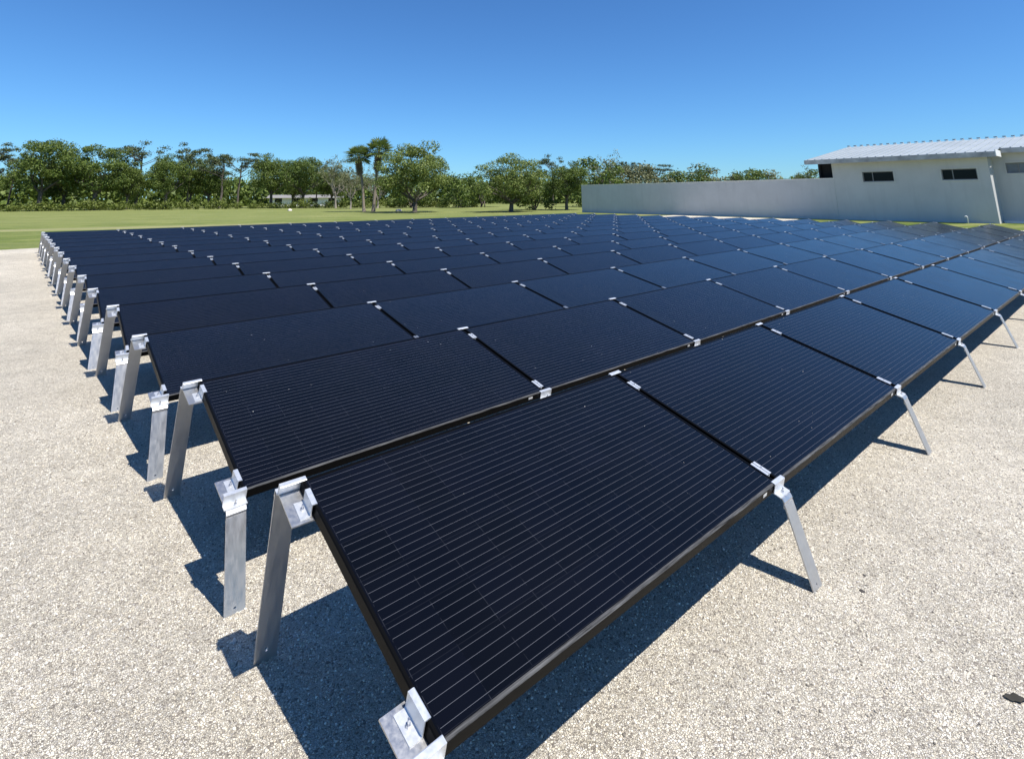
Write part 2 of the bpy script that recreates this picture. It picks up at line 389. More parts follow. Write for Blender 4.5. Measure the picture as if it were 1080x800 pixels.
# ------------------------------------------------------------------ legs
WB = .075
def bar_mesh(foot_y, top_y):
    """unit-height flat bar (z 0..1) leaning from foot_y to top_y, with a bolt hole near the foot"""
    bm = bmesh.new(); t = .006; hw = WB/2
    zc = .075; hr = .006; zs = zc
    def P(x, z, s): 
        y = foot_y + (top_y-foot_y)*z
        return (x, y + s*t/2, z)
    fr = {}; 
    for s in (-1, 1):
        hz = .013
        hole = [bm.verts.new(P(hr*math.cos(k*math.pi/4), zc+hz*math.sin(k*math.pi/4), s)) for k in range(8)]
        cs = [(hw,zc),(hw,.15),(0,.15),(-hw,.15),(-hw,zc),(-hw,-.08),(0,-.08),(hw,-.08)]
        outer = [bm.verts.new(P(x, z, s)) for x, z in cs]
        for k in range(8): bm.faces.new((outer[k], outer[(k+1)%8], hole[(k+1)%8], hole[k]))
        tops = [bm.verts.new(P(x, 1, s)) for x in (hw, 0, -hw)]
        bm.faces.new((outer[1], tops[0], tops[1], outer[2])); bm.faces.new((outer[2], tops[1], tops[2], outer[3]))
        loop = [outer[7], outer[0], outer[1], tops[0], tops[1], tops[2], outer[3], outer[4], outer[5], outer[6]]
        fr[s] = (hole, loop)
    for k in range(8): bm.faces.new((fr[-1][0][k], fr[-1][0][(k+1)%8], fr[1][0][(k+1)%8], fr[1][0][k]))
    L0, L1 = fr[-1][1], fr[1][1]; n = len(L0)
    for k in range(n): bm.faces.new((L0[k], L0[(k+1)%n], L1[(k+1)%n], L1[k]))
    return mk("post", bm, ALU, norm=True)
def hexbolt(bm, x, y, z, r=.0065, h=.006, ax='z'):
    A = []; B = []
    for k in range(6):
        c, s = math.cos(k*math.pi/3)*r, math.sin(k*math.pi/3)*r
        if ax == 'z': A.append(bm.verts.new((x+c, y+s, z))); B.append(bm.verts.new((x+c, y+s, z+h)))
    for k in range(6): bm.faces.new((A[k], A[(k+1)%6], B[(k+1)%6], B[k]))
    bm.faces.new(B); bm.faces.new(A[::-1])
    tube(bm, [(x, y, z+h), (x, y, z+h+.012)], .0035, 8)
FL = -.0352                                      # underside of the panel frame = top of the bracket plate
def parts_for(o):                                # o = +1 leg at the high rear edge, -1 leg at the low front edge (outward direction in y)
    P = {}
    bm = bmesh.new()
    path = [(-o*.175, FL-.0045), (o*.036, FL-.0045), (o*.044, FL-.012), (o*.047, FL-.034)]
    extrude_profile(bm, strip_profile(path[::-1] if o < 0 else path, .0045), -WB/2, WB/2, 'x'); P['bracket'] = mk("bracket", bm, ALU, norm=True)
    bm = bmesh.new(); path[0] = (-o*.142, FL-.0045)
    extrude_profile(bm, strip_profile(path[::-1] if o < 0 else path, .0045), -WB/2, WB/2, 'x'); P['bracket_end'] = mk("bracket", bm, ALU, norm=True)
    bm = bmesh.new()
    path = [(o*.034, FL), (o*.0065, FL), (o*.0035, FL+.004), (o*.0035, .0015), (-o*.010, .0015), (-o*.012, .0005)]
    prof = strip_profile(path if o < 0 else path[::-1], .003)
    extrude_profile(bm, prof, -.044, .044, 'x'); P['end_clip'] = mk("end_clip", bm, ALU2, norm=True)
    bm = bmesh.new(); hexbolt(bm, 0, o*.020, FL+.003); P['bolt'] = mk("bolt", bm, STEEL, norm=True)
    y0, y1 = sorted((-o*(.097 if o > 0 else .040), -o*(.163 if o > 0 else .115)))
    bm = bmesh.new(); t = .003
    path = [(-.018, .0015), (-.0062, .0015), (-.0062, -.008), (.0062, -.008), (.0062, .0015), (.018, .0015)]
    extrude_profile(bm, strip_profile(path, t), y0, y1, 'y'); P['mid_clamp'] = mk("mid_clamp", bm, ALU2, norm=True)
    bm = bmesh.new(); ym = (y0+y1)/2
    hexbolt(bm, 0, ym, -.005, .0048, .004); tube(bm, [(0, ym, FL-.004), (0, ym, -.006)], .0035, 8); P['clamp_bolt'] = mk("clamp_bolt", bm, STEEL, norm=True)
    for s, nm in ((-1, 'L'), (1, 'R')):          # clips at the two ends of a row hook over the panel's short side
        bm = bmesh.new()
        y0, y1 = sorted((-o*.054, -o*.128)); ym = (y0+y1)/2; e_ = -s*.020
        path = [(e_+s*.028, FL), (e_-s*.003, FL), (e_-s*.007, FL+.004), (e_-s*.007, .0015), (e_-s*.019, .0015), (e_-s*.021, .0005)]
        prof = strip_profile(path if s < 0 else path[::-1], .003)
        extrude_profile(bm, prof, y0, y1, 'y'); P['side_clip'+nm] = mk("side_clip", bm, ALU2, norm=True)
        bm = bmesh.new(); hexbolt(bm, e_+s*.011, ym, FL+.003); P['side_bolt'+nm] = mk("clip_bolt", bm, STEEL, norm=True)
    return P
PARTS = {1: parts_for(1), -1: parts_for(-1)}
REST = []
BARS = {1: bar_mesh(.136, .0585), -1: bar_mesh(-.116, -.0325)}
for i in range(1, NR+1):
    dz = .22234 + EX[i][3] - EX[i][2]; tilt = math.asin(dz/S_LEN); rz = EX[i][4]
    for j in range(NC+1):
        for o in (-1, 1):
            e = edge(i, j, o > 0); P = PARTS[o]; h = e.z
            tx = rr.uniform(-.008, .008)
            shift = -.02 if j == 0 else (.02 if j == NC else 0)
            hidden = o < 0 and i >= 3 and 0 < j < NC        # wholly behind the row in front
            if hidden:
                Mx = Matrix.Translation((e.x, e.y, 0))
                REST.append((BARS[o], Mx @ Matrix.Diagonal((1, 1, h + FL - .030, 1)))); REST.append((P['bracket'], Mx @ Matrix.Translation((0,0,h)) @ Matrix.Rotation(tilt, 4, 'X')))
                REST.append((P['end_clip'], Mx @ Matrix.Translation((0,0,h)) @ Matrix.Rotation(tilt, 4, 'X'))); REST.append((P['mid_clamp'], Mx @ Matrix.Translation((0,0,h)) @ Matrix.Rotation(tilt, 4, 'X')))
                continue
            root = empty("support_leg", (e.x + shift, e.y, 0), (0, 0, rz + R(rr.uniform(-2.5, 2.5))))
            where = (f"at the left end of the {rowname(i)}" if j == 0 else f"at the right end of the {rowname(i)}" if j == NC
                     else f"under the {ORD[j]} seam from left, {rowname(i)}")
            tag(root, ("tall rear" if o > 0 else "short front") + " aluminium leg " + where, "support leg",
                "tall legs under the raised rear panel edges" if o > 0 else "short legs under the low front panel edges")
            meshobj("post", BARS[o], root, (0, 0, 0), (0, 0, 0), (1, 1, h + FL + (-.008 if o > 0 else -.030)))
            T = dict(loc=(0, 0, h), rot=(tilt, 0, 0))
            meshobj("bracket", P['bracket'] if 0 < j < NC else P['bracket_end'], root, **T)
            ec = meshobj("end_clip", P['end_clip'], root, **T); meshobj("bolt", P['bolt'], ec)
            if 0 < j < NC:
                mc = meshobj("mid_clamp", P['mid_clamp'], root, **T); meshobj("clamp_bolt", P['clamp_bolt'], mc)
            else:
                k = 'L' if j == 0 else 'R'
                # the end panels start a centimetre inside the seam line
                sc_ = meshobj("side_clip", P['side_clip'+k], root, **T); meshobj("clip_bolt", P['side_bolt'+k], sc_)

bm = bmesh.new()
for me_, mx in REST:
    n0 = len(bm.verts); bm.from_mesh(me_); bm.verts.ensure_lookup_table()
    bmesh.ops.transform(bm, matrix=mx, verts=bm.verts[n0:])
tag(meshobj("support_legs", mk("support_legs", bm, ALU)), "remaining short front legs hidden behind the rows ahead of them", "support legs", kind='stuff')

# ------------------------------------------------------------------ building and boundary wall
BA = Vector((37.6, 11.5, 0)); BU = Vector((0, -1, 0)); BN = Vector((1, 0, 0))
BM = Matrix((BU, BN, Vector((0,0,1)))).transposed()      # x along the front to the right, y into the building
# local (x, y, z) is left-handed if x=BU, y=BN, so mirror through explicit mapping
def bl(x, y, z): return BA + BU*x + BN*y + Vector((0, 0, z))
class BB:
    def __init__(s): s.bm = bmesh.new()
    def box(s, x0, x1, y0, y1, z0, z1):
        vs_ = [s.bm.verts.new(bl(*c)) for c in ((x0,y0,z0),(x1,y0,z0),(x1,y1,z0),(x0,y1,z0),(x0,y0,z1),(x1,y0,z1),(x1,y1,z1),(x0,y1,z1))]
        for f in ((3,2,1,0),(4,5,6,7),(0,1,5,4),(1,2,6,5),(2,3,7,6),(3,0,4,7)): s.bm.faces.new([vs_[i] for i in f])
        return s
    def wall(s, x0, x1, z0, z1, y0, y1, holes):
        xs = sorted({x0, x1, *[h[0] for h in holes], *[h[1] for h in holes]}); zs = sorted({z0, z1, *[h[2] for h in holes], *[h[3] for h in holes]})
        V = {}
        def v(x, y, z):
            k = (x, y, z)
            if k not in V: V[k] = s.bm.verts.new(bl(x, y, z))
            return V[k]
        def solid(a, b):
            if not (0 <= a < len(xs)-1 and 0 <= b < len(zs)-1): return False
            cx, cz = (xs[a]+xs[a+1])/2, (zs[b]+zs[b+1])/2
            return not any(h[0] < cx < h[1] and h[2] < cz < h[3] for h in holes)
        for a in range(len(xs)-1):
            for b in range(len(zs)-1):
                if not solid(a, b): continue
                X0, X1, Z0, Z1 = xs[a], xs[a+1], zs[b], zs[b+1]
                for y in (y0, y1): s.bm.faces.new((v(X0,y,Z0), v(X1,y,Z0), v(X1,y,Z1), v(X0,y,Z1)))
                if not solid(a-1, b): s.bm.faces.new((v(X0,y0,Z0), v(X0,y1,Z0), v(X0,y1,Z1), v(X0,y0,Z1)))
                if not solid(a+1, b): s.bm.faces.new((v(X1,y0,Z0), v(X1,y1,Z0), v(X1,y1,Z1), v(X1,y0,Z1)))
                if not solid(a, b-1): s.bm.faces.new((v(X0,y0,Z0), v(X1,y0,Z0), v(X1,y1,Z0), v(X0,y1,Z0)))
                if not solid(a, b+1): s.bm.faces.new((v(X0,y0,Z1), v(X1,y0,Z1), v(X1,y1,Z1), v(X0,y1,Z1)))
        return s
    def obj(s, name, mat, parent):
        o = meshobj(name, mk(name, s.bm, mat, norm=True), parent)
        return o
def child_world(parent):          # parts are modelled in world space
    for c in parent.children:
        c.matrix_parent_inverse = parent.matrix_world.inverted()
bld = empty("building", (0, 0, 0))
tag(bld, "low pale stucco building with a white standing-seam metal roof, behind the panels on the right", "building")
ROOFW = None
def m_roof():
    t = NT("white_metal_roof"); p = t.pos(); a = t.noise(p, .6, 4, .6)
    col = t.mix(t.maprange(a, .3, .7), (.29,.325,.34), (.35,.385,.40))
    t.set(Base_Color=col, Roughness=.5, Metallic=.0)
    return t.m
ROOFM = m_roof()
FASCIA = m_simple("weathered_fascia", (.36,.37,.37), .6, nscale=1.6, var=.35)
WHITE = m_simple("white_paint", (.80,.80,.78), .5, nscale=8, var=.04)
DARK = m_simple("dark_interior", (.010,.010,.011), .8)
WGLASS = NT("window_glass"); WGLASS.set(Base_Color=(.004,.004,.005), Roughness=.12, IOR=1.25); WGLASS = WGLASS.m
BLIND = m_simple("grey_blind", (.17,.20,.23), .7, nscale=3, var=.15)
TRIM = m_simple("window_trim", (.52,.52,.50), .6, nscale=5, var=.08)
W1, W2, W3 = (1.65,3.26,2.25,2.84), (5.53,7.08,2.26,2.85), (8.12,9.70,2.58,3.13)
YE = 1.4; XC = 7.6
b = BB(); b.wall(0, XC, -.05, 3.52, 0, .2, [W1, W2]); b.wall(XC, 16, -.05, 3.75, YE, YE+.2, [W3])
b.box(XC-.2, XC, .2, YE, -.05, 3.60)
b.box(0, .2, .2, 14, -.05, 3.6)
b.obj("wall", STUCCO, bld)
# porch void beside the corner: near-black panel painted as the shade under the roof
b = BB(); b.box(-1.08, -.002, 1.0, 1.1, 2.0, 3.55); b.obj("porch_shade_panel", DARK, bld)
b = BB(); b.box(-1.08, -.95, .8, .93, 0, 3.5); b.obj("porch_post", DARK, bld)
def roofz(y): return 3.67 + (y+.6)*.153
ys_top = 7.8
bmR = bmesh.new()
def roofquad(bm_, pts, t=.05):
    A = [bm_.verts.new(bl(x, y, z)) for x, y, z in pts]; B = [bm_.verts.new(bl(x, y, z-t)) for x, y, z in pts]
    bm_.faces.new(A); bm_.faces.new(B[::-1]); n = len(pts)
    for k in range(n): bm_.faces.new((A[k], A[(k+1)%n], B[(k+1)%n], B[k]))
XL, XS, XR = -1.34, 8.05, 17
roofquad(bmR, [(XL,-.6,roofz(-.6)),(XS,-.6,roofz(-.6)),(XS,.95,roofz(.95)),(XR,.95,roofz(.95)),(XR,ys_top,roofz(ys_top)),(XL,ys_top,roofz(ys_top))])
roofquad(bmR, [(XL,ys_top+.001,roofz(ys_top)),(XR,ys_top+.001,roofz(ys_top)),(XR,ys_top+12,roofz(ys_top)-1.4),(XL,ys_top+12,roofz(ys_top)-1.4)])
k = XL + .2
while k < XR:                                      # standing seams
    y0 = -.6 if k < XS else .95
    a0, a1 = k-.03, k+.03
    roofquad(bmR, [(a0,y0,roofz(y0)+.045),(a1,y0,roofz(y0)+.045),(a1,ys_top,roofz(ys_top)+.045),(a0,ys_top,roofz(ys_top)+.045)], .044)
    k += .42
me = mk("roof", bmR, ROOFM, norm=True); roof = meshobj("roof", me, bld)
b = BB(); 
kx = XL
while kx < XR:
    b.box(kx+.03, kx+.2, ys_top-.08, ys_top+.08, roofz(ys_top)+.046, roofz(ys_top)+.11); kx += .42
b.obj("ridge_vent", ROOFM, roof)
b = BB(); b.box(XL, XS, -.64, -.602, 3.39, 3.655); b.box(XL-.03, XL-.001, -.64, -.602, 3.42, 3.66); o = b.obj("fascia", FASCIA, bld)
b = BB(); b.box(XS+.001, XS+.04, -.64, .91, 3.43, 3.76); b.obj("eave_return", WHITE, bld)
b = BB(); b.box(XS+.045, XR, .912, .948, 3.64, 3.885); b.obj("fascia", FASCIA, bld)
b = BB(); b.box(XL, XS-.05, -.60, .0, 3.53, 3.56); b.box(XS-.04, XR, .95, YE, 3.755, 3.765); b.obj("soffit", TRIM, bld)
for (x0,x1,z0,z1), y, mt in ((W1, 0, WGLASS), (W2, 0, WGLASS), (W3, YE, BLIND)):
    w = BB().box(x0+.04, x1-.04, y+.12, y+.13, z0+.04, z1-.04).obj("window", mt, bld)
    f = BB(); f.box(x0, x1, y+.05, y+.13, z0, z0+.04); f.box(x0, x1, y+.05, y+.13, z1-.04, z1); f.box(x0, x0+.04, y+.05, y+.131, z0+.04, z1-.04); f.box(x1-.04, x1, y+.05, y+.131, z0+.04, z1-.04)
    f.box((x0*.68+x1*.32)-.02, (x0*.68+x1*.32)+.02, y+.06, y+.119, z0+.04, z1-.04)
    fo = f.obj("window_frame", m_simple("window_frame_metal", (.20,.20,.20), .5), None); fo.parent = w
    s_ = BB(); s_.box(x0-.06, x1+.06, y-.03, y-.001, z0-.07, z0-.001); s_.box(x0-.06, x1+.06, y-.03, y-.001, z1+.001, z1+.06)
    s_.box(x0-.06, x0-.001, y-.03, y-.001, z0, z1); s_.box(x1+.001, x1+.06, y-.03, y-.001, z0, z1)
    so = s_.obj("window_trim", TRIM, None); so.parent = w
bmp = bmesh.new(); 
b = BB(); b.box(XC+.05, 15.9, YE-.35, YE-.001, 0, .10); b.obj("plinth", WHITE, bld)
for zc in (.7, 1.5, 2.3): pass
# boundary wall running away from the building corner
wv0, wv1 = Vector((37.58, 11.46, 0)), Vector((39.62, 34.25, 0))
d = (wv1-wv0).normalized(); nrm = Vector((d.y, -d.x, 0))
def wall_box(bm_, o0, o1, z0, z1, a0=0.0, a1=None):
    a1 = (wv1-wv0).length if a1 is None else a1
    pts = [wv0+d*a0+nrm*o0, wv0+d*a1+nrm*o0, wv0+d*a1+nrm*o1, wv0+d*a0+nrm*o1]
    A = [bm_.verts.new((p.x, p.y, z0)) for p in pts]; B = [bm_.verts.new((p.x, p.y, z1)) for p in pts]
    bm_.faces.new(A[::-1]); bm_.faces.new(B)
    for k_ in range(4): bm_.faces.new((A[k_], A[(k_+1)%4], B[(k_+1)%4], B[k_]))
wr = empty("boundary_wall", wv0); tag(wr, "long plain grey stucco wall running from the building to the trees", "wall")
bm = bmesh.new(); wall_box(bm, 0, .2, -.05, 2.49); w_ = meshobj("wall_panel", mk("wall_panel", bm, STUCCO, norm=True), wr, tuple(-wv0))
bm = bmesh.new(); wall_box(bm, -.025, .225, 2.491, 2.53, -.0, (wv1-wv0).length+.025); meshobj("coping", mk("coping", bm, WHITE, norm=True), wr, tuple(-wv0))
# small bent vent pipe in the grass in front of the building
vp = bl(6.48, -1.0, 0); bm = bmesh.new()
pts = [(0,0,-.05),(0,0,.33)] + [(0, .05-.05*math.cos(a*math.pi/5), .33+.05*math.sin(a*math.pi/5)) for a in range(1,6)]
tube(bm, pts, .022, 8); tag(meshobj("vent_pipe", mk("vent_pipe", bm, WHITE, smooth=True), None, tuple(vp), (0,0,R(10))), "small white bent pipe standing in the grass before the building", "pipe")

# ------------------------------------------------------------------ vegetation
OAK = m_leaf("oak_leaves", [(.035,.062,.010), (.095,.14,.024), (.20,.25,.055)])
OAKB = m_leaf("bright_oak_leaves", [(.05,.082,.014), (.135,.18,.036), (.26,.30,.085)])
PINE = m_leaf("pine_needles", [(.035,.055,.022), (.070,.095,.035), (.12,.14,.055)], .1)
DRY = m_leaf("sparse_grey_leaves", [(.09,.105,.04), (.15,.16,.07), (.24,.24,.13)], .15)
SHR = m_leaf("shrub_leaves", [(.06,.09,.014), (.13,.165,.028), (.21,.24,.06)])
PALMG = m_leaf("palm_fronds", [(.06,.10,.02), (.14,.19,.045), (.27,.30,.09)], .15)
SKIRT = m_leaf("dead_fronds", [(.16,.13,.08), (.27,.22,.14), (.36,.30,.20)], .1)
BARK = m_bark("oak_bark", (.06,.05,.04), (.17,.15,.13)); BARKL = m_bark("pale_bark", (.20,.17,.14), (.36,.32,.27)); PBARK = m_bark("palm_bark", (.16,.13,.10), (.30,.26,.21))

def leaves(bm, lay, centre, rx, rz, n, size, rnd, shell=.55, asp=.6):
    for _ in range(n):
        d_ = Vector((rnd.gauss(0,1), rnd.gauss(0,1), rnd.gauss(0,1))).normalized()
        r_ = shell + (1-shell)*rnd.random()
        if rnd.random() < .12: r_ *= 1.15
        p = centre + Vector((d_.x*rx*r_, d_.y*rx*r_, d_.z*rz*r_))
        nrm_ = (d_*.7 + Vector((rnd.uniform(-1,1), rnd.uniform(-1,1), rnd.uniform(-.4,1)))).normalized()
        a = nrm_.orthogonal().normalized(); a.rotate(Matrix.Rotation(rnd.uniform(0, 6.28), 3, nrm_)); b_ = nrm_.cross(a)
        s = size*rnd.uniform(.6, 1.4); var = rnd.random()
        q = [bm.verts.new(p + a*s + b_*s*asp*.3), bm.verts.new(p + b_*s*asp), bm.verts.new(p - a*s*.9), bm.verts.new(p - b_*s*asp)]
        f = bm.faces.new(q)
        for l_ in f.loops: l_[lay] = var
def limb(bm, p, d_, L, r, rnd, depth, tips, bend=.25, n=5, nb=3):
    pts = [p.copy()]; rad = [r]; q = p.copy(); dd = d_.normalized()
    for k in range(4):
        dd = (dd + Vector((rnd.uniform(-bend,bend), rnd.uniform(-bend,bend), rnd.uniform(-bend*.4,bend*.8)))).normalized()
        q = q + dd*L/4; pts.append(q.copy()); rad.append(r*(1-.5*(k+1)/4))
    tube(bm, pts, rad, n if depth else max(3, n-2), False)
    if depth == 0: tips.append((q, dd)); return
    for k in range(nb):
        t_ = rnd.uniform(.45, 1.0) if k else 1.0
        a = pts[min(4, int(t_*4))]
        nd = (dd + Vector((rnd.uniform(-1,1), rnd.uniform(-1,1), rnd.uniform(-.15,.7)))*.9).normalized()
        limb(bm, a, nd, L*rnd.uniform(.55,.8), rad[min(4, int(t_*4))]*.7, rnd, depth-1, tips, bend, n, nb)
def tree_meshes(kind, seed):
    """unit trees about 10 m tall and 7-9 m wide; returns (trunk mesh, crown mesh)"""
    rnd = random.Random(seed); tb = bmesh.new(); cb = bmesh.new(); lay = cb.loops.layers.float.new("leafvar"); tips = []
    if kind in ('oak', 'wide'):
        wide = kind == 'wide'
        H0 = 1.6 if wide else 2.6
        tube(tb, [(0,0,-.2),(0,0,0),(.05,.05,H0*.5),(.1,-.05,H0)], [.42,.33,.27,.25], 8, False)
        for k in range(6 if wide else 5):
            a = k*6.28/(6 if wide else 5) + rnd.uniform(-.4,.4); e_ = rnd.uniform(.35,.9) if wide else rnd.uniform(.7,1.5)
            limb(tb, Vector((.1,-.05,H0-.2)), Vector((math.cos(a), math.sin(a), e_)), rnd.uniform(2.6,3.6), .17, rnd, 2, tips)
        n = 0
        for k in range(50 if wide else 52):
            # lobes fill an uneven ellipsoid crown
            while True:
                x, y, z = rnd.uniform(-1,1), rnd.uniform(-1,1), rnd.uniform(-1,1)
                rr_ = math.sqrt(x*x+y*y+z*z)
                if .35 < rr_ < 1.04: break
            cxr = 4.6 if wide else 3.7; czr = 3.4 if wide else 3.7
            c = Vector((x*cxr, y*cxr, 6.0 + z*czr if not wide else 5.6 + z*czr))
            r_ = rnd.uniform(.6, 1.45)
            leaves(cb, lay, c, r_*1.2, r_*.8, int((330 if wide else 300)*r_), (.115 if wide else .115), rnd)
        for q, dd in tips: leaves(cb, lay, q, .8, .6, 28, .16, rnd, .2)
        tm, cm_ = BARK, (OAKB if wide else OAK)
    elif kind == 'pine':
        tube(tb, [(0,0,-.2),(0,0,0),(.15,.1,3),(-.05,.15,6),(.1,0,8.6)], [.26,.21,.17,.13,.07], 7, False)
        for k in range(13):
            a = rnd.uniform(0,6.28); z = rnd.uniform(5.2, 9.0); L = (10-z)*.35 + rnd.uniform(1.0,1.8)
            tl = []; limb(tb, Vector((0,.1,z)), Vector((math.cos(a), math.sin(a), rnd.uniform(.15,.6))), L, .06, rnd, 1, tl, .2, 4, 2); tips += tl
        for q, dd in tips:
            leaves(cb, lay, q, rnd.uniform(.7,1.15), rnd.uniform(.35,.55), 95, .15, rnd, .15, .45)
        leaves(cb, lay, Vector((.1,0,9.3)), 1.5, .7, 260, .15, rnd, .2, .35)
        tm, cm_ = BARK, PINE
    elif kind == 'bare':
        tube(tb, [(0,0,-.2),(0,0,0),(.1,.1,1.2),(0,.2,2.4)], [.24,.19,.15,.13], 7, False)
        for k in range(7):
            a = k*.9 + rnd.uniform(-.3,.3)
            limb(tb, Vector((0,.15,rnd.uniform(1.4,2.4))), Vector((math.cos(a)*.8, math.sin(a)*.8, rnd.uniform(.8,1.8))), rnd.uniform(2.4,3.4), .09, rnd, 3, tips, .25, 4, 3)
        for q, dd in tips: leaves(cb, lay, q, .55, .55, 16, .11, rnd, .1)
        tm, cm_ = BARKL, DRY
    elif kind == 'scrub':
        for k in range(5):
            a = rnd.uniform(0,6.28); limb(tb, Vector((rnd.uniform(-.5,.5), rnd.uniform(-.5,.5), -.1)), Vector((math.cos(a)*.5, math.sin(a)*.5, 1.3)), 3.4, .12, rnd, 1, tips)
        for k in range(34):
            a = rnd.uniform(0,6.28); rr_ = math.sqrt(rnd.random())*3.6; z = rnd.uniform(1.0, 8.6)*(1-(rr_/5.2)**2)
            r_ = rnd.uniform(.7,1.3); leaves(cb, lay, Vector((math.cos(a)*rr_, math.sin(a)*rr_, z)), r_*1.2, r_, int(95*r_), .19, rnd)
        tm, cm_ = BARK, OAK
    return mk("trunk", tb, tm, smooth=True), mk("crown", cb, cm_)
LIB = {k: [tree_meshes(k, s) for s in range(sd, sd+n)] for k, sd, n in (('oak', 10, 5), ('wide', 30, 3), ('pine', 50, 4), ('bare', 70, 3), ('scrub', 90, 3))}
def dist_mat(me, mat):
    c = me.copy(); c.materials.clear(); c.materials.append(mat); return c
LIB['drys'] = [(a, dist_mat(b_, DRY)) for a, b_ in LIB['scrub']]
LIB['pinedark'] = LIB['pine']
tr = random.Random(21)
def tree(kind, x, y, h, w, label, idx=None, group="trees along the far side of the field", cat='tree', rot=None):
    lib = LIB[kind]; tm, cm_ = lib[(idx if idx is not None else tr.randrange(99)) % len(lib)]
    base = {'oak': (10.3, 9.5), 'wide': (10.3, 10.6), 'pine': (11.6, 6.5), 'pinedark': (11.6, 6.5), 'bare': (9.4, 8.5), 'scrub': (7.9, 7.8), 'drys': (7.9, 7.8)}[kind]
    root = empty({'oak': 'oak_tree', 'wide': 'oak_tree', 'pine': 'pine_tree', 'pinedark': 'pine_tree', 'bare': 'bare_tree', 'scrub': 'bushy_tree', 'drys': 'bushy_tree'}[kind], (x, y, 0), (0, 0, tr.uniform(0, 6.28) if rot is None else rot))
    sz = h/base[0]; sx = w/base[1]; root.scale = (sx, sx, sz)
    tag(root, label, cat, group)
    meshobj("trunk", tm, root); meshobj("crown", cm_, root)
    return root
